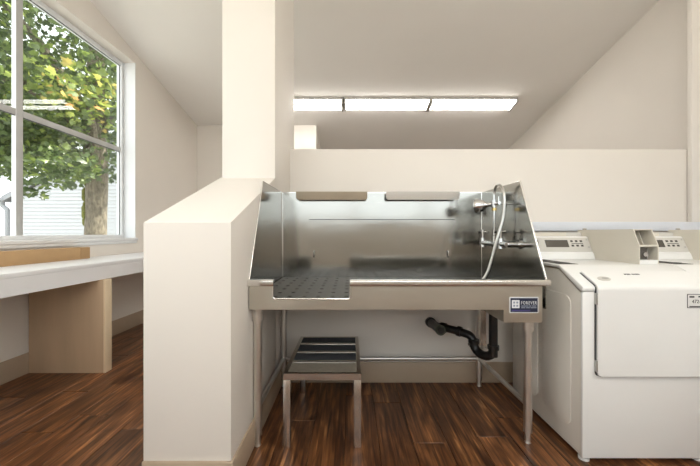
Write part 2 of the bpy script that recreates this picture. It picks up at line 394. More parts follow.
# ------------------------------------------------------------------ ceiling lights
def ceiling_light(xc, yc, slope, label, group, drop=0):
    L_, W_ = 1.24, .25
    z = zc(yc)-drop
    root = thing('ceiling_light', (xc, yc, z), label, 'ceiling light', group)
    root.rotation_euler = (math.atan(slope), 0, 0)
    def loc(mb, nm, m, **kw):
        o = mb.build(nm, m, root, **kw); o.matrix_parent_inverse = Matrix.Identity(4); return o
    loc(MB().box(-L_/2, L_/2, -W_/2, W_/2, -.03, 0), 'housing', 'lampbody', bevel=.003)
    for s in (-1, 1):
        loc(MB().box(s*L_/2-.012, s*L_/2+.012, -W_/2-.003, W_/2+.003, -.074, 0), 'end_cap', 'lampbody', bevel=.003)
        prof = [(s*.074+.037*math.cos(a), -.03-.034*math.sin(a)) for a in [math.pi*q/8 for q in range(9)]]
        loc(MB().prism('x', prof, -L_/2+.012, L_/2-.012), 'lamp_lens', 'tube', smooth=True)
    if drop:                                      # added fill lamps hang on rods, with lenses above to lift the ceiling
        for s in (-1, 1):
            prof = [(s*.074+.037*math.cos(a), .034*math.sin(a)) for a in [math.pi*q/8 for q in range(9)]]
            loc(MB().prism('x', prof, -L_/2+.012, L_/2-.012), 'fill_upper_lens', 'tube', smooth=True)
            loc(MB().cyl((s*.5, 0, 0), (s*.5, 0, drop), .006, 8), 'hanging_rod', 'lampbody')
    return root
sl = -.2206
for i, (x, lb) in enumerate(((-.735, 'twin tube ceiling light partly hidden by the pillar'), (.545, 'middle twin tube ceiling light in the row beyond the half wall'), (1.815, 'twin tube ceiling light at the right wall end of the row'))):
    ceiling_light(x, 4.79, sl, lb, 'row of ceiling lights beyond the half wall')
for x, lb in ((-1.6, 'unseen twin tube light added over the counter side of the room front'), (.3, 'unseen twin tube light added over the middle of the room front'), (2.1, 'unseen twin tube light added over the laundry side of the room front')):
    ceiling_light(x, -.1, 0, lb, 'row of added hanging fill lights behind the viewer', 1.15)  # unseen hanging lamps, added to brighten the ceiling and fill the room

# ------------------------------------------------------------------ desk counter, support, box
DX = -2.0
dk = thing('counter', (-2.3, 3.0, .745), 'long white wall counter with thick front edge below the window', 'counter')
MB().box(XL+.001, DX, YF+.02, YBL-.012, .853, .883).build('counter_top', 'desk', dk, bevel=.002)
MB().box(DX-.03, DX, YF+.02, YBL-.012, .745, .853).build('front_apron', 'desk', dk)
MB().box(XL+.001, XL+.03, YF+.02, YBL-.012, .79, .853).build('wall_cleat', 'ply', dk)
def support(y, label):
    t_ = thing('support_panel', (-2.27, y+.037, 0), label, 'panel')
    MB().box(-2.568, -1.972, y, y+.074, 0, .745).build('panel_face', 'ply', t_, bevel=.001)
    MB().box(-1.972, -1.958, y+.001, y+.073, 0, .745).build('edge_strip', 'plyedge', t_, bevel=.001)
support(2.558, 'plywood support panel standing under the white counter')
bx = thing('cardboard_box', (-2.49, 2.0, .883), 'long low brown cardboard box lying on the white counter', 'box')
MB().box(-2.555, -2.44, 1.0, 3.0, .883, .988).build('box_body', 'card', bx, bevel=.002)
MB().box(-2.4405, -2.4385, 2.90, 3.001, .886, .985).build('end_flap', 'carddark', bx)

# ------------------------------------------------------------------ grooming tub
TX0, TX1, TY0, TY1 = -.505, .984, 1.60, 2.392
ZB, ZR, ZN, ZS = .7365, .876, .79, 1.422       # apron bottom, rim, notch, splash top
NX0, NX1 = -.385, .002
tub = thing('grooming_tub', (.23, 2.0, 0), 'stainless steel dog grooming tub with high splash panels on pipe legs', 'tub')
def notch(r=.014, n=5, z0=ZN, top=ZR):
    out = [(NX0, top)]
    for k in range(n+1):
        a = math.pi+math.pi/2*k/n; out.append((NX0+r+r*math.cos(a), z0+r+r*math.sin(a)))
    for k in range(n+1):
        a = 1.5*math.pi+math.pi/2*k/n; out.append((NX1-r+r*math.cos(a), z0+r+r*math.sin(a)))
    out.append((NX1, top)); return out
ap = [(TX0, ZB), (.768, ZB), (.768, .676), (.776, .672), (.958, .672), (.962, .68), (.962, ZR), ] + notch()[::-1] + [(TX0, ZR)]
# split apron in convex-ish strips
apm = MB()
apm.prism('y', [(TX0, ZB), (NX0, ZB), (NX0, ZR), (TX0, ZR)], TY0, TY0+.012)
nn = notch()
apm.prism('y', [(NX0, ZB)]+nn[1:-1]+[(NX1, ZB)], TY0, TY0+.012) if False else None
low = [p for p in nn[1:-1]]
apm.prism('y', [(NX0, ZB), (NX1, ZB)] + low[::-1], TY0, TY0+.012)
apm.prism('y', [(NX1, ZB), (.768, ZB), (.768, ZR), (NX1, ZR)], TY0, TY0+.012)
apm.prism('y', [(.768, ZB), (.768, .678), (.775, .672), (.955, .672), (.962, .68), (.962, ZR), (.768, ZR)], TY0, TY0+.012)
apm.box(.768, .772, TY0+.012, 2.2, .674, ZB)
apron = apm.build('front_apron', 'apron', tub)
MB().box(TX0+.004, .962, TY0+.012, TY1, ZB, ZB+.004).build('basin_bottom', 'darkslot', tub)  # dark colour paints the shadow seen through the perforated floor
MB().box(.772, .962, TY0+.012, 2.2, .674, .678).build('drain_box_bottom', 'apron', tub)
# rim: rolled tube pieces
for a, b in ((TX0-.008, NX0+.003), (NX1-.003, 1.0)):
    MB().prism('x', [(TY0-.012, ZR-.020), (TY0-.012, ZR+.004), (TY0-.006, ZR+.010), (TY0+.012, ZR+.012), (TY0+.03, ZR+.006), (TY0+.03, ZR-.002), (TY0, ZR-.002), (TY0, ZR-.024)], a, b).build('rim', 'rim', tub, bevel=.002)
MB().tube([(x, TY0-.001, z) for x, z in nn], .0042, 8).build('notch_trim', 'rim', tub, smooth=True)
# splash panels
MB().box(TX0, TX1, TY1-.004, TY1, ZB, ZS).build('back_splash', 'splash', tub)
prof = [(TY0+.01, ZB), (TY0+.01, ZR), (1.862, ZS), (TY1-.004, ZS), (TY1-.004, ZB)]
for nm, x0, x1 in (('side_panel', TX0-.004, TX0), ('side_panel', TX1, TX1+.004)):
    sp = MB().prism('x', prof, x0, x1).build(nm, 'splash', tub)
    xm = (x0+x1)/2+(.004 if x0 > 0 else 0)
    MB().tube([(xm, TY0+.008, ZR), (xm, 1.862, ZS), (xm, TY1-.004, ZS)], .0045 if x0 > 0 else .003, 8).build('edge_trim', 'rim', sp)
for x in (TX0+.003, TX1-.003):
    MB().tube([(x, TY1-.006, ZN), (x, TY1-.006, ZS)], .004, 8).build('corner_weld', 'rim', tub)
MB().box(TX0, TX1, TY1-.009, TY1-.004, ZS-.004, ZS+.003).build('top_hem', 'rim', tub)
MB().box(-.305, .78, TY1-.0065, TY1-.004, 1.218, 1.2225).build('splash_seam', 'gasket', tub)
for x in (-.268, .73):
    MB().tube(fillet([(x, TY1-.004, .985), (x, TY1-.022, .985), (x, TY1-.022, .942), (x, TY1-.004, .942)], .012), .005, 8).build('tie_loop', 'chrome', tub, smooth=True)
# perforated floor panel with real holes
def perf(x0, x1, y0, y1, z, px, py, r):
    nx_ = int((x1-x0)/px); ny_ = int((y1-y0)/py); mb = MB(); dx = (x1-x0)/nx_; dy = (y1-y0)/ny_
    for i in range(nx_):
        for j in range(ny_):
            cx, cy = x0+dx*(i+.5), y0+dy*(j+.5); hx, hy = dx/2, dy/2
            ho = [(cx+r*math.cos(a), cy+r*math.sin(a)) for a in [math.pi/8+math.pi/4*q for q in range(8)]]
            oq = [(cx+hx, cy+hy*.41), (cx+hx*.41, cy+hy), (cx-hx*.41, cy+hy), (cx-hx, cy+hy*.41), (cx-hx, cy-hy*.41), (cx-hx*.41, cy-hy), (cx+hx*.41, cy-hy), (cx+hx, cy-hy*.41)]
            co = [(cx+hx, cy+hy), (cx-hx, cy+hy), (cx-hx, cy-hy), (cx+hx, cy-hy)]
            V = [(*p, z) for p in ho+oq+co] + [(*p, z-.008) for p in ho]
            F = [(q, 8+q, 8+(q+1) % 8, (q+1) % 8) for q in range(8)]
            F += [(8, 16, 9), (10, 17, 11), (12, 18, 13), (14, 19, 15)]
            F += [(q, (q+1) % 8, 20+(q+1) % 8, 20+q) for q in range(8)]
            mb.add(V, F)
    return mb
pf = perf(TX0+.006, TX1-.006, TY0+.014, TY1-.006, ZN, .072, .1, .013).build('perforated_floor', 'perf', tub)
# shelves on the splash
for x0, x1, m_, lb in ((-.392, .126, 'reflect_brown', 'steel bottle shelf with brown reflection in its colour'), (.262, .795, 'rim', 'bright steel bottle shelf')):
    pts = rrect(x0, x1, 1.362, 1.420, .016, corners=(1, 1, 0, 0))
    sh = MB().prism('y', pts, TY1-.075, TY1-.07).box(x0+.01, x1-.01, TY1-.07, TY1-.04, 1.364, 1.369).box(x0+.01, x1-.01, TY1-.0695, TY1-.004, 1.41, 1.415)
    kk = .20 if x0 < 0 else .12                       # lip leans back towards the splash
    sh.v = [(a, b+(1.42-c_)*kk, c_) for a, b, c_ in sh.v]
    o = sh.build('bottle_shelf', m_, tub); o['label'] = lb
# legs, feet, rails
LEGS = [(-.487, 1.69), (.952, 1.715), (-.485, 2.345), (.946, 2.345)]
for x, y in LEGS:
    top = .674 if x > 0 and y < 2 else ZB
    lg = MB().cyl((x, y, .055), (x, y, top), .0218, 18).build('leg', 'pipe', tub, smooth=True)
    MB().cyl((x, y, top-.075), (x, y, top), .030, 18).build('leg_socket', 'pipe', lg, smooth=True)
    MB().cyl((x, y, .012), (x, y, .06), .0155, 14).cyl((x, y, 0), (x, y, .014), .017, 14, .013).build('bullet_foot', 'pipe', lg, smooth=True)
for a, b in ((0, 2), (1, 3), (2, 3)):
    (xa, ya), (xb, yb) = LEGS[a], LEGS[b]
    MB().cyl((xa, ya, .2), (xb, yb, .2), .0145, 14).build('rail', 'pipe', tub, smooth=True)
MB().box(.965, .969, 2.27, 2.32, .3, ZB).box(.93, .969, 2.318, 2.322, .3, ZB).build('rear_bracket', 'steel', tub)
for x in (.40, .47):
    MB().cyl((x, 1.75, ZB-.012), (x, 1.75, ZB), .012, 10).build('drain_stud', 'darkslot', tub)
# badge
def X(px, Y): return (px-350)*Y/320
def Z(py, Y): return EYE-(py-233)*Y/320
bd = MB().prism('y', rrect(X(509.4, 1.6), X(538.3, 1.6), Z(312.8, 1.6), Z(297, 1.6), .003), TY0-.002, TY0).build('badge', 'print', tub); bd['label'] = 'navy maker badge with white lettering'
MB().prism('y', rrect(X(510.2, 1.6), X(537.4, 1.6), Z(312, 1.6), Z(298.0, 1.6), .002), TY0-.0026, TY0-.002).build('badge_field', 'navy', bd)
ex0, ex1, ez0, ez1 = X(511.6, 1.6), X(519.2, 1.6), Z(308, 1.6), Z(300, 1.6)
MB().box(ex0, ex1, TY0-.003, TY0-.0026, ez0, ez1).build('emblem', 'print', bd)
em = MB()
for i in range(2):
    for j in range(2):
        cx = ex0+(ex1-ex0)*(.3+.4*i); cz = ez0+(ez1-ez0)*(.3+.4*j); q = (ex1-ex0)*.13
        em.box(cx-q, cx+q, TY0-.0034, TY0-.003, cz-q, cz+q)
em.build('emblem_mark', 'greyprint', bd)
text_mesh('FOREVER', 'badge_lettering', 'print', .0235, (X(528.6, 1.6), TY0-.0028, Z(302.9, 1.6)), FACE, bd, sx=.68, sp=1.28)
ln = MB()
for yy, segs in ((305.9, ((521, 528), (528.6, 531), (531.8, 536))), (307.6, ((521, 525), (525.8, 529.5), (530.2, 536.2)))):
    for a, b in segs: ln.box(X(a, 1.6), X(b, 1.6), TY0-.003, TY0-.0026, Z(yy+.4, 1.6), Z(yy-.4, 1.6))
ln.build('small_print', 'greyprint', bd)
MB().box(X(511.6, 1.6), X(530, 1.6), TY0-.003, TY0-.0026, Z(311, 1.6), Z(309.8, 1.6)).build('badge_stripe', 'violet', bd)

# ------------------------------------------------------------------ faucet on the right panel
fc = thing('sprayer_faucet', (TX1, 2.05, 1.05), 'chrome wall faucet with riser and spray hose on the tub side panel', 'faucet')
fx = .915; fz = 1.052
MB().cyl((fx, 1.86, fz), (fx, 2.22, fz), .017).build('faucet_body', 'chrome', fc, smooth=True)
for y in (1.86, 2.22):
    MB().cyl((fx-.005, y, fz), (TX1, y, fz), .016).cyl((TX1-.008, y, fz), (TX1, y, fz), .028).build('inlet_flange', 'chrome', fc, smooth=True)
for y in (1.945, 2.205):
    v = MB().cyl((fx, y, fz-.026), (fx, y, fz+.035), .023, r2=.018).cyl((fx, y, fz+.035), (fx, y, fz+.08), .011).build('valve', 'chrome', fc, smooth=True)
    h = MB()
    for a in (.3, .3+math.pi/2) if y > 2 else (.45, .45+math.pi/2):
        d = Vector((math.cos(a), math.sin(a), 0))*.042; c = Vector((fx, y, fz+.075)); h.tube([c-d, c-d*.3, c+d*.3, c+d], [.0085, .006, .006, .0085], 8)
    h.cyl((fx, y, fz+.066), (fx, y, fz+.09), .014)
    h.build('cross_handle', 'chrome', v, smooth=True)
ry = 2.03
MB().cyl((fx, ry, fz), (fx, ry, 1.37), .008).cyl((fx, ry, fz+.008), (fx, ry, fz+.05), .019).cyl((fx, ry, fz+.055), (fx, ry, fz+.085), .0155).build('riser', 'chrome', fc, smooth=True)
MB().cyl((fx, ry, 1.262), (fx, ry, 1.278), .017, 8).build('nut', 'brass', fc)
MB().cyl((fx, ry, 1.285), (fx, ry, 1.33), .017).cyl((fx-.02, ry, 1.305), (TX1, ry, 1.305), .006).cyl((TX1-.006, ry, 1.305), (TX1, ry, 1.305), .02).build('wall_bracket', 'chrome', fc, smooth=True)
MB().cyl((fx, ry-.02, 1.303), (fx, ry-.075, 1.303), .010).cyl((fx, ry-.06, 1.303), (fx, ry-.06, 1.345), .006, 8, .004).build('sprayer_hook', 'chrome', fc, smooth=True)
# spray head pointing to the tub centre
hd = Vector((fx-.003, ry+.02, 1.304)); dd = Vector((-.79, .6, -.07)).normalized()
prof_ = [(0, .013), (.02, .016), (.03, .014), (.042, .022), (.06, .036), (.085, .044), (.095, .046), (.105, .045), (.111, .036)]
MB().tube([hd+dd*a for a, _ in prof_], [r for _, r in prof_], 18).build('spray_head', 'chrome', fc, smooth=True)
MB().cyl(hd+dd*.109, hd+dd*.1135, .029).build('spray_face', 'darkslot', fc)
# hose: up over the top, down in front, into the tub
hp = [(fx, ry, 1.36), (fx, ry-.005, 1.39), (fx-.002, ry-.035, 1.415), (fx-.004, ry-.085, 1.41), (fx-.006, ry-.13, 1.375), (fx-.008, ry-.15, 1.31), (fx-.016, ry-.15, 1.21), (fx-.055, ry-.155, 1.08), (fx-.085, ry-.15, .96), (fx-.11, ry-.145, .88), (fx-.15, ry-.14, .83), (fx-.21, ry-.11, .804), (fx-.30, ry-.03, .80), (fx-.36, ry+.1, .80)]
def smoothpath(P, n=5):
    P = [Vector(p) for p in P]; out = []
    for i in range(len(P)-1):
        p0, p1, p2, p3 = P[max(i-1, 0)], P[i], P[i+1], P[min(i+2, len(P)-1)]
        for k in range(n):
            t_ = k/n
            out.append(.5*((2*p1)+(p2-p0)*t_+(2*p0-5*p1+4*p2-p3)*t_**2+(3*p1-p0-3*p2+p3)*t_**3))
    return out+[P[-1]]
MB().tube(smoothpath(hp), .008, 10).build('hose', 'hose', fc, smooth=True)

# ------------------------------------------------------------------ drain trap
dt = thing('drain_trap', (.75, 2.2, .3), 'black plastic drain trap running from tub bottom to the wall', 'pipe')
MB().cyl((.603, 2.405, .452), (.612, 2.175, .462), .031, 18).build('wall_tee', 'blackplastic', dt, smooth=True)
MB().cyl((.601, 2.404, .452), (.603, 2.372, .4535), .037, 18).build('wall_collar', 'blackplastic', dt, smooth=True)
MB().cyl((.612, 2.178, .462), (.6125, 2.157, .463), .0345, 18).build('cleanout_ring', 'olive', dt, smooth=True)
MB().cyl((.6122, 2.16, .463), (.6127, 2.152, .4632), .025, 6).build('cleanout_plug', 'darkslot', dt)
arm = fillet([(.61, 2.28, .457), (.70, 2.18, .462), (.80, 2.10, .447), (.805, 2.08, .38)], .05, 7)
MB().tube(arm, .0265, 16).build('trap_arm', 'blackplastic', dt, smooth=True)
ub = [(.805, 2.08, .425), (.805, 2.08, .40)]
for k in range(0, 13):
    a = math.pi*k/12; c = .5*(1-math.cos(a)); ub.append((.805+.077*c, 2.08-.11*c, .404-.058*math.sin(a)))
ub += [(.882, 1.97, .43)]
MB().tube(ub, .0275, 16).build('trap_bend', 'blackplastic', dt, smooth=True)
MB().cyl((.882, 1.97, .36), (.882, 1.97, .674), .0255, 16).build('tailpiece', 'blackplastic', dt, smooth=True)
for p0, p1 in (((.805, 2.08, .405), (.805, 2.08, .43)), ((.882, 1.97, .405), (.882, 1.97, .43)), ((.725, 2.162, .4595), (.745, 2.146, .4565)), ((.64, 2.246, .459), (.664, 2.220, .4605)), ((.882, 1.97, .64), (.882, 1.97, .674))):
    MB().cyl(p0, p1, .034, 16).build('coupling_nut', 'blackplastic', dt, smooth=True)
MB().cyl((.775, 2.07, .40), (.765, 2.07, .40), .008, 8).build('nut_lug', 'blackplastic', dt)

# ------------------------------------------------------------------ step stool
st = thing('step_stool', (-.145, 1.95, 0), 'low stainless step stool with black grip treads under the tub', 'stool')
SX0, SX1, SY0, SY1, SZ = -.348, .058, 1.662, 2.262, .389
for x in (SX0, SX1-.037):
    for y in (SY0, SY1-.037):
        MB().box(x, x+.037, y, y+.037, 0.003, SZ-.034).build('leg', 'steel', st, bevel=.002)
        
MB().box(SX0, SX1, SY0, SY0+.02, SZ-.034, SZ).box(SX0, SX1, SY1-.02, SY1, SZ-.034, SZ).box(SX0, SX0+.022, SY0+.02, SY1-.02, SZ-.034, SZ).box(SX1-.022, SX1, SY0+.02, SY1-.02, SZ-.034, SZ).build('top_frame', 'steel', st)
yb = [1.682, 1.815, 1.845, 1.96, 1.99, 2.105, 2.135, 2.242]
for i in range(4):
    o = MB().box(SX0+.022, SX1-.022, yb[2*i], yb[2*i+1], SZ-.02, SZ-.004).build('tread', 'grey_grip' if i == 0 else 'grip', st)
    if i == 0: o['label'] = 'grey front tread'
    if i < 3: MB().box(SX0+.022, SX1-.022, yb[2*i+1], yb[2*i+2], SZ-.03, SZ-.001).build('cross_bar', 'steel', st, bevel=.002)

# ------------------------------------------------------------------ dryers
PITCH, DW = .63, .622
dx0 = 1.131; dx1 = dx0+DW
F0 = 1.56
dr = thing('dryer', (dx0+DW/2, 1.9, 0), 'white coin dryer standing beside the grooming tub', 'dryer', 'coin dryers along the low wall')
body = [(F0, .022), (F0, .832), (1.732, .928), (2.235, .928), (2.235, .022)]
MB().prism('x', body, dx0+.004, dx1-.004).build('cabinet', 'shaded_enamel', dr, bevel=.006)
MB().prism('x', [(F0-.004, .022), (F0-.004, .834), (F0+.012, .834), (F0+.012, .022)], dx0, dx1).build('front_panel', 'enamel', dr, bevel=.006)
MB().prism('x', [(F0+.01, .834), (1.73, .93), (2.235, .93), (2.235, .925), (1.733, .925), (F0+.01, .828)], dx0+.001, dx1-.001).build('cover_seam', 'reflect_brown', dr)
top_prof = [(F0-.008, .836), (F0-.010, .856), (F0+.002, .866), (1.716, .944), (1.735, .949), (2.24, .949), (2.24, .931), (1.731, .931), (F0+.012, .836)]
tp = MB().prism('x', top_prof, dx0-.003, dx1+.001).build('top_cover', 'enamel', dr, bevel=.005)
# door wrapped over the front edge
def bent_plate(x0, x1, rows, off, th, rc):
    """rows: (y, z, ny, nz) bottom to top; rounded lower corners of radius rc"""
    mb = MB(); n = len(rows); V = []
    for s in (off, off+th):
        for i, (y, z, ny, nz) in enumerate(rows):
            d = rows[i][1]-rows[0][1]; ins = rc-math.sqrt(max(0, rc*rc-(rc-min(d, rc))**2)) if d < rc else 0
            V += [(x0+ins, y+ny*s, z+nz*s), (x1-ins, y+ny*s, z+nz*s)]
    m_ = 2*n; Fs = []
    for i in range(n-1):
        a = 2*i; Fs += [(a, a+1, a+3, a+2), (m_+a, m_+a+2, m_+a+3, m_+a+1), (a, a+2, m_+a+2, m_+a), (a+1, m_+a+1, m_+a+3, a+3)]
    Fs += [(0, m_, m_+1, 1), (m_-2, m_-1, 2*m_-1, 2*m_-2)]
    return mb.add(V, Fs)
zb = .428
rows = [(F0-.010, zb+q, -1, 0) for q in (0, .002, .006, .012, .02)] + [(F0-.010, .84, -1, 0), (F0-.010, .853, -.95, .3), (F0-.003, .864, -.7, .7), (F0+.002, .867, -.45, .89), (1.655, .914, -.45, .89)]
rows_s = [(y, z, a, b) for y, z, a, b in rows]; rows_s[0] = (F0-.01, zb-.004, -1, 0)
MB().add(*(lambda m: (m.v, m.f))(bent_plate(1.187, 1.747, rows_s, -.004, .0055, .024))).build('door_seam', 'gasket', dr)
door = MB().add(*(lambda m: (m.v, m.f))(bent_plate(1.193, 1.741, rows, -.002, .012, .02))).build('door', 'enamel', dr, smooth=True)
for z in (.45, .775):
    MB().box(1.186, 1.1925, F0-.022, F0-.004, z, z+.055).build('hinge', 'zinc', dr, bevel=.002)
# recess and small print on the sloping front edge of the door
def on_slope(xc, tpos, w_, h_):
    a = Vector((0, F0+.002, .867)); b = Vector((0, 1.655, .914)); d = (b-a).normalized(); nrm = Vector((0, -d.z, d.y)); c = a+(b-a)*tpos+Vector((xc, 0, 0))+nrm*.0105
    return c, d, nrm
c, d, nrm = on_slope(1.262, .35, 0, 0)
pts = [c+Vector((.032*math.cos(q), 0, 0))+d*(.018*math.sin(q)) for q in [2*math.pi*i/20 for i in range(20)]]
MB().add([p+nrm*.0015 for p in pts]+[p-nrm*.003 for p in pts], [tuple(range(20))]+[(i, (i+1) % 20, 20+(i+1) % 20, 20+i) for i in range(20)]).build('finger_plate', 'greypanel', door)
pts2 = [c+Vector((.006, 0, 0))+d*.002+nrm*.002+Vector((.018*math.cos(q), 0, 0))+d*(.007*math.sin(q)) for q in [2*math.pi*i/16 for i in range(16)]]
MB().add(pts2+[p+nrm*.001 for p in pts2], [tuple(range(16))[::-1], tuple(range(16, 32))]+[(i, (i+1) % 16, 16+(i+1) % 16, 16+i) for i in range(16)]).build('finger_recess', 'zinc', door)
c, d, nrm = on_slope(1.43, .72, 0, 0)
rot = Matrix(((1, 0, 0, 0), (0, d.y, nrm.y, 0), (0, d.z, nrm.z, 0), (0, 0, 0, 1)))
text_mesh('SPEED QUEEN', 'maker_lettering', 'ink', .0125, c, rot, door, depth=.0008)
# sticker on the door front
fy = F0-.020
sk = MB().prism('y', rrect(X(687, 1.54), X(718, 1.54), Z(308, 1.54), Z(294, 1.54), .003), fy-.0012, fy+.001).build('sticker', 'ink', dr)
MB().prism('y', rrect(X(687.6, 1.54), X(717.4, 1.54), Z(307.4, 1.54), Z(294.6, 1.54), .003), fy-.0018, fy-.0012).build('sticker_paper', 'sticker', sk)
text_mesh('472-0', 'sticker_number', 'ink', .024, (X(697, 1.54), fy-.002, Z(301.6, 1.54)), FACE, sk, sx=.95)
MB().box(X(689, 1.54), X(694, 1.54), fy-.0022, fy-.0018, Z(297.6, 1.54), Z(296, 1.54)).box(X(698, 1.54), X(704, 1.54), fy-.0022, fy-.0018, Z(297.4, 1.54), Z(295.8, 1.54)).box(X(689, 1.54), X(712, 1.54), fy-.0022, fy-.0018, Z(307, 1.54), Z(306, 1.54)).build('sticker_print', 'ink', sk)
# embossed side panels
for a, b in ((1.64, 1.885), (1.93, 2.18)):
    MB().prism('x', rrect(a, b, .12, .86 if a > 1.7 else .80, .05), dx0-.003, dx0+.005).build('side_emboss', 'shaded_enamel', dr, bevel=.004)
# lint slot on the top
MB().box(1.15, 1.250, 1.752, 2.06, .9485, .9505).build('lint_slot', 'darkslot', dr)
MB().box(1.17, 1.235, 1.80, 1.83, .9505, .953).build('lint_handle', 'gasket', dr)
# console
cons = [(2.062, .949), (2.078, .988), (2.084, .992), (2.132, 1.093), (2.150, 1.098), (2.235, 1.098), (2.235, .949)]
MB().prism('x', cons, dx0, dx1).build('console', 'enamel', dr, bevel=.003)
MB().box(dx0, 1.47, 2.175, 2.232, 1.098, 1.124).build('console_back', 'casepaint', dr)
MB().box(1.47, 1.583, 2.19, 2.232, 1.098, 1.124).build('console_notch', 'greypanel', dr)  # set-back grey block for the recess in the console top
def on_con(xa, xb, za, zb_, off, th):
    s = (2.132-2.084)/(1.093-.992); nn_ = Vector((0, -(1.093-.992), (2.132-2.084))).normalized()
    V = []
    for q in (off, off+th):
        for x_, z_ in ((xa, za), (xb, za), (xb, zb_), (xa, zb_)):
            V.append(Vector((x_, 2.084+(z_-.992)*s, z_))+nn_*q)
    return MB().add(V, [(3, 2, 1, 0), (4, 5, 6, 7), (0, 1, 5, 4), (1, 2, 6, 5), (2, 3, 7, 6), (3, 0, 4, 7)])
pn = on_con(dx0+.01, 1.58, .998, 1.088, 0, .003).build('control_panel', 'greypanel', dr)
on_con(1.288, 1.438, 1.026, 1.072, .003, .001).build('display', 'screen', pn)
on_con(1.222, 1.242, 1.05, 1.07, .003, .002).build('key', 'button', pn)
for i in range(3):
    for za in (1.030, 1.059):
        on_con(1.456+.031*i, 1.471+.031*i, za, za+.011, .003, .002).build('key', 'button', pn)
on_con(1.460, 1.535, 1.0475, 1.051, .003, .0008).build('key_line', 'button', pn)
for z_ in (1.022, 1.07): on_con(1.562, 1.570, z_, z_+.008, .003, .002).build('screw', 'zinc', pn)
# coin meter case with open front
CX0, CX1 = 1.583, 1.690
cp_ = [(1.752, .949), (1.752, 1.052), (1.79, 1.141), (2.225, 1.141), (2.225, 1.09), (2.07, .949)]
mc = MB().prism('x', cp_, CX0, CX0+.005).prism('x', cp_, CX1-.005, CX1).box(CX0+.005, CX1-.005, 1.79, 2.225, 1.136, 1.141).build('meter_case', 'casepaint', dr)
MB().box(CX0+.005, CX1-.005, 1.752, 1.80, .9492, .972).build('case_lip', 'enamel', mc)
MB().prism('x', [(1.752, 1.046), (1.752, 1.054), (1.80, 1.054), (1.80, 1.046)], CX0+.005, CX1-.005).build('case_bar', 'casepaint', mc)
MB().box(CX0+.005, CX1-.005, 1.86, 1.865, .95, 1.136).build('case_back', 'greypanel', mc)
MB().box(CX0+.018, CX0+.062, 1.772, 1.80, .975, 1.04).build('coin_mechanism', 'screen', mc)
MB().cyl((CX0+.046, 1.772, 1.002), (CX0+.046, 1.762, 1.002), .012).build('lock_barrel', 'chrome', mc, smooth=True)
MB().box(CX0+.08, CX0+.084, 1.79, 1.82, .972, 1.03).build('coin_rail', 'zinc', mc)
MB().prism('x', [(1.80, 1.056), (1.83, 1.128), (1.86, 1.128), (1.86, 1.056)], CX0+.066, CX0+.070).build('case_divider', 'casepaint', mc)
MB().cyl((CX1-.02, 1.858, .985), (CX1-.02, 1.85, .985), .006, 10).build('screw', 'zinc', mc)
MB().cyl((CX0-.012, 2.16, 1.146), (CX0+.012, 2.16, 1.146), .005, 8).build('case_stud', 'chrome', mc)
for x in (dx0+.03, dx1-.03):
    for y in (F0+.03, 2.19):
        MB().cyl((x, y, 0), (x, y, .012), .024, 16).cyl((x, y, .012), (x, y, .03), .01, 10).build('foot', 'enamel', dr, smooth=True)
d2 = copy_tree(dr); d2.location.x += PITCH; d2['label'] = 'white coin dryer second from the grooming tub'
for ch in list(d2.children):
    if ch.name.startswith('sticker'):
        for g in list(ch.children): bpy.data.objects.remove(g)
        bpy.data.objects.remove(ch)

# ------------------------------------------------------------------ outdoors
struct(MB().box(-40, 20, -30, 45, -.5, -.3).build('ground', 'ground'), 'unseen light-bounce paving outside')  # ground out of view, made pale to bounce daylight into the room
HY = 11.0
hs = thing('neighbour_house', (-7.6, HY+3, -.3), 'white clapboard house with grey gable roof beyond the maple', 'house')
ex, pk, ez, pz = -11.5, -7.4, 2.42, 4.62; rx = 2*pk-ex
MB().prism('y', [(ex+.1, -.3), (rx-.1, -.3), (rx-.1, ez), (pk, pz-.05), (ex+.1, ez)], HY+.03, HY+6).build('house_wall', 'siding', hs)
z = -.25
while z < pz-.2:
    f = max(0, (z+.12-ez)/(pz-ez)); a = ex+.1+(pk-ex-.1)*f; b = rx-.1-(rx-.1-pk)*f
    if b-a > .3:
        MB().add([(a, HY-.03, z), (b, HY-.03, z), (b, HY+.012, z+.125), (a, HY+.012, z+.125), (a, HY+.03, z), (b, HY+.03, z), (b, HY+.03, z+.125), (a, HY+.03, z+.125)],
                 [(0, 1, 2, 3), (4, 7, 6, 5), (0, 4, 5, 1), (3, 2, 6, 7), (0, 3, 7, 4), (1, 5, 6, 2)]).build('clapboard', 'siding', hs)
    z += .125
th = .14; dxr = .35; sl_ = (pz-ez)/(pk-ex)
for s, e in ((-1, ex), (1, rx)):
    e2 = e+s*dxr
    MB().prism('y', [(e2, ez-dxr*sl_), (pk, pz), (pk, pz+th), (e2, ez-dxr*sl_+th)], HY-.12, HY+6.2).build('roof_slope', 'roof', hs)
    MB().prism('y', [(e2, ez-dxr*sl_-.05), (pk, pz-.05), (pk, pz+.1), (e2, ez-dxr*sl_+.10)], HY-.15, HY-.12).build('rake_board', 'gutter', hs)
MB().tube([(ex-dxr-.06, HY-.4, ez-dxr*sl_+.02), (ex-dxr-.06, HY+6.2, ez-dxr*sl_+.02)], .075, 8).build('gutter', 'gutter', hs)
MB().tube(fillet([(ex-dxr-.05, HY-.05, ez-dxr*sl_-.02), (ex-dxr-.05, HY-.05, ez-.36), (ex-.22, HY-.05, ez-.5), (ex-.22, HY-.05, -.3)], .06), .07, 10).build('downspout', 'gutter', hs, smooth=True)
MB().box(ex, ex+.16, HY-.03, HY+.1, -.3, ez-.05).build('corner_board', 'gutter', hs)

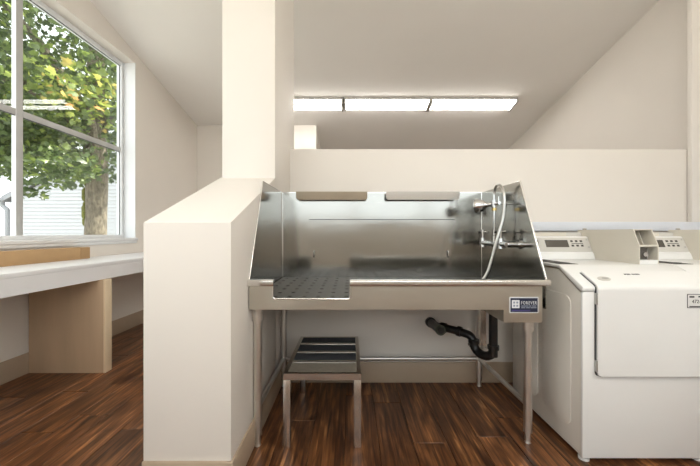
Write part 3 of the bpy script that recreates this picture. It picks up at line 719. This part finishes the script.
# leaf outline, star-shaped about its middle
half = [(0, 0), (.14, .06), (.36, -.06), (.33, .16), (.56, .30), (.40, .40), (.46, .62), (.24, .55), (.17, .68), (0, 1)]
LEAF = np.array([(x, y, 0) for x, y in half] + [(-x, y, 0) for x, y in half[-2:0:-1]], float)
LEAF[:, 1] -= .35
LEAF[:, 2] = -.25*np.abs(LEAF[:, 0])**1.3 - .12*LEAF[:, 1]**2
LEAF = np.vstack([LEAF, [(0, 0, .02)]]); NL = len(LEAF)-1
LT = np.array([(i, (i+1) % NL, NL) for i in range(NL)])
SMALL = np.array([(0, -.5, 0), (.36, -.05, -.08), (0, .5, 0), (-.36, -.05, -.08)], float); ST = np.array([(0, 1, 2), (0, 2, 3)])
def rot_mats(n, tilt):
    az = rng.uniform(0, 2*math.pi, n); ti = rng.normal(0, tilt, n); ro = rng.normal(0, tilt, n)
    ca, sa, ct, st_, cr, sr = np.cos(az), np.sin(az), np.cos(ti), np.sin(ti), np.cos(ro), np.sin(ro)
    O, I = np.zeros(n), np.ones(n)
    Rz = np.array([[ca, -sa, O], [sa, ca, O], [O, O, I]]).transpose(2, 0, 1)
    Rx = np.array([[I, O, O], [O, ct, -st_], [O, st_, ct]]).transpose(2, 0, 1)
    Ry = np.array([[cr, O, sr], [O, I, O], [-sr, O, cr]]).transpose(2, 0, 1)
    return Rz @ Rx @ Ry
def leaf_cloud(name, P, size, tint, parent, tilt=.7, small=False):
    base, tri = (SMALL, ST) if small else (LEAF, LT)
    n = len(P); R_ = rot_mats(n, tilt)
    V = np.einsum('nij,kj->nki', R_, base)*size[:, None, None] + P[:, None, :]
    nv = len(base); F = (tri[None]+(np.arange(n)*nv)[:, None, None]).reshape(-1, 3)
    V = V.reshape(-1, 3)
    me = bpy.data.meshes.new(name); me.vertices.add(len(V)); me.vertices.foreach_set('co', V.ravel().astype('f'))
    me.loops.add(F.size); me.loops.foreach_set('vertex_index', F.ravel().astype('i'))
    me.polygons.add(len(F)); me.polygons.foreach_set('loop_start', (np.arange(len(F))*3).astype('i'))
    me.update(calc_edges=True)
    at = me.attributes.new('tint', 'FLOAT', 'POINT'); at.data.foreach_set('value', np.repeat(tint, nv).astype('f'))
    me.materials.append(M['leafs'])
    o = bpy.data.objects.new(name, me); C.objects.link(o); attach(o, parent); o['kind'] = 'stuff'; return o
# maple
TXc, TYc = -5.17, 6.5
tr = thing('maple_tree', (TXc, TYc, -.3), 'big maple with mossy trunk and yellowing leaves outside the window', 'tree')
trunk = [(TXc+.02, TYc, -.35, .32), (TXc, TYc, .1, .22), (TXc, TYc, .9, .19), (TXc+.02, TYc, 1.6, .18), (TXc+.03, TYc, 2.2, .19), (TXc, TYc, 2.6, .21), (TXc-.02, TYc, 3.1, .18), (TXc, TYc, 4.2, .17), (TXc+.1, TYc, 5.6, .09)]
tm = MB().tube(smoothpath([t_[:3] for t_ in trunk], 4), list(np.interp(np.linspace(0, len(trunk)-1, (len(trunk)-1)*4+1), range(len(trunk)), [t_[3] for t_ in trunk])), 18)
to = tm.build('trunk', 'bark', tr, smooth=True)
mo = MB()
for k in range(16):
    a = random.uniform(2.6, 4.4); z_ = random.uniform(1.3, 2.5); r = .18
    c = Vector((TXc+r*math.cos(a), TYc+r*math.sin(a), z_)); mo.tube([c-Vector((0, 0, .09)), c-Vector((0, 0, .05)), c+Vector((0, 0, .04)), c+Vector((0, 0, .1))], [.012, .04, .045, .01], 7)
mo.build('moss_patch', 'moss', to, smooth=True)
ends = [(-7.2, 5.6, 4.2), (-6.8, 7.8, 4.6), (-4.0, 5.2, 4.4), (-3.9, 7.4, 4.2), (-6.3, 4.8, 5.6), (-5.4, 4.6, 3.6), (-6.4, 6.2, 3.0), (-4.4, 5.4, 3.2), (-5.0, 8.4, 5.0)]
for ex_ in ends:
    s0 = Vector((TXc, TYc, random.uniform(2.3, 3.3))); e_ = Vector(ex_); m1 = s0.lerp(e_, .4)+Vector((0, 0, .35))
    pth = smoothpath([s0, m1, s0.lerp(e_, .75)+Vector((0, 0, .2)), e_], 4)
    MB().tube(pth, list(np.linspace(.09, .015, len(pth))), 8).build('branch', 'bark', tr, smooth=True)
def crown(n, c, r, hollow=.35):
    d = rng.normal(size=(n, 3)); d /= np.linalg.norm(d, axis=1)[:, None]
    return np.array(c)+d*np.array(r)*(rng.uniform(hollow**3, 1, n)**(1/3))[:, None]
P = crown(40000, (-5.75, 6.1, 4.75), (2.75, 3.0, 2.75))
P = np.vstack([P, crown(700, (-4.4, 4.8, 2.1), (.55, .5, .34), .1), crown(3000, (-5.6, 4.7, 2.75), (1.0, .8, .62), .1), crown(1500, (-6.0, 5.6, 2.7), (1.5, 1.0, .55), .1)])
P = P[(P[:, 0] < -3.1)]
# clumping
g = np.sin(P[:, 0]*2.7+1.3)*np.sin(P[:, 1]*2.3+.4)*np.sin(P[:, 2]*3.1+2.1)
P = P[g > rng.uniform(-.9, .2, len(P))]
px = 350+320*P[:, 0]/P[:, 1]
warm = np.exp(-(((P[:, 0]+4.2)/.8)**2+((P[:, 1]-5.0)/1.0)**2+((P[:, 2]-3.25)/.45)**2))
tint = np.clip(rng.beta(1.6, 3.2, len(P))*.72+warm*rng.uniform(0, .85, len(P)), 0, 1)
leaf_cloud('foliage', P, rng.uniform(.055, .12, len(P)), tint, tr)
lm = bpy.data.meshes.new('leaf'); lm.from_pydata([tuple(v) for v in LEAF], [], [tuple(int(i) for i in t_) for t_ in LT]); lm.materials.append(M['leaf1'])
Q = np.vstack([crown(95, (-3.98, 4.65, 3.2), (.55, .45, .38), .1), crown(60, (-4.4, 4.75, 2.0), (.5, .35, .26), .1), crown(22, (-4.7, 4.75, 1.72), (.26, .16, .08), .1)])
for i, p in enumerate(Q):
    o = bpy.data.objects.new('leaf', lm); C.objects.link(o); o.location = p
    s_ = random.uniform(.085, .14); o.scale = (s_,)*3
    o.rotation_euler = (random.gauss(.25, .5), random.gauss(0, .5), random.uniform(0, 6.28))
    o['tint'] = float(min(1, max(0, (random.betavariate(2.2, 1.9) if i < 95 else random.betavariate(2, 4)*.8))))
    o.parent = tr; o.matrix_parent_inverse = Matrix.Translation(-Vector(tr.location))
# background trees
for bx_, by_, h_, r_, lb in ((-17.6, 14.2, 10.0, 4.1, 'dense green tree standing beside the white house'), (-9.0, 22.5, 11.0, 4.2, 'tall green tree behind the house roof')):
    t2 = thing('garden_tree', (bx_, by_, -.3), lb, 'tree', 'trees behind the house')
    MB().tube([(bx_, by_, -.3), (bx_, by_, 2), (bx_, by_, h_*.7)], [.3, .22, .08], 10).build('trunk', 'bark', t2, smooth=True)
    P2 = crown(7000, (bx_, by_, h_*.72), (r_, r_, h_*.36), .4)
    leaf_cloud('foliage', P2, rng.uniform(.22, .4, len(P2)), np.clip(rng.beta(2, 3, len(P2))*.7, 0, 1), t2, small=True)
print('planks', k, 'objects', len(bpy.data.objects))
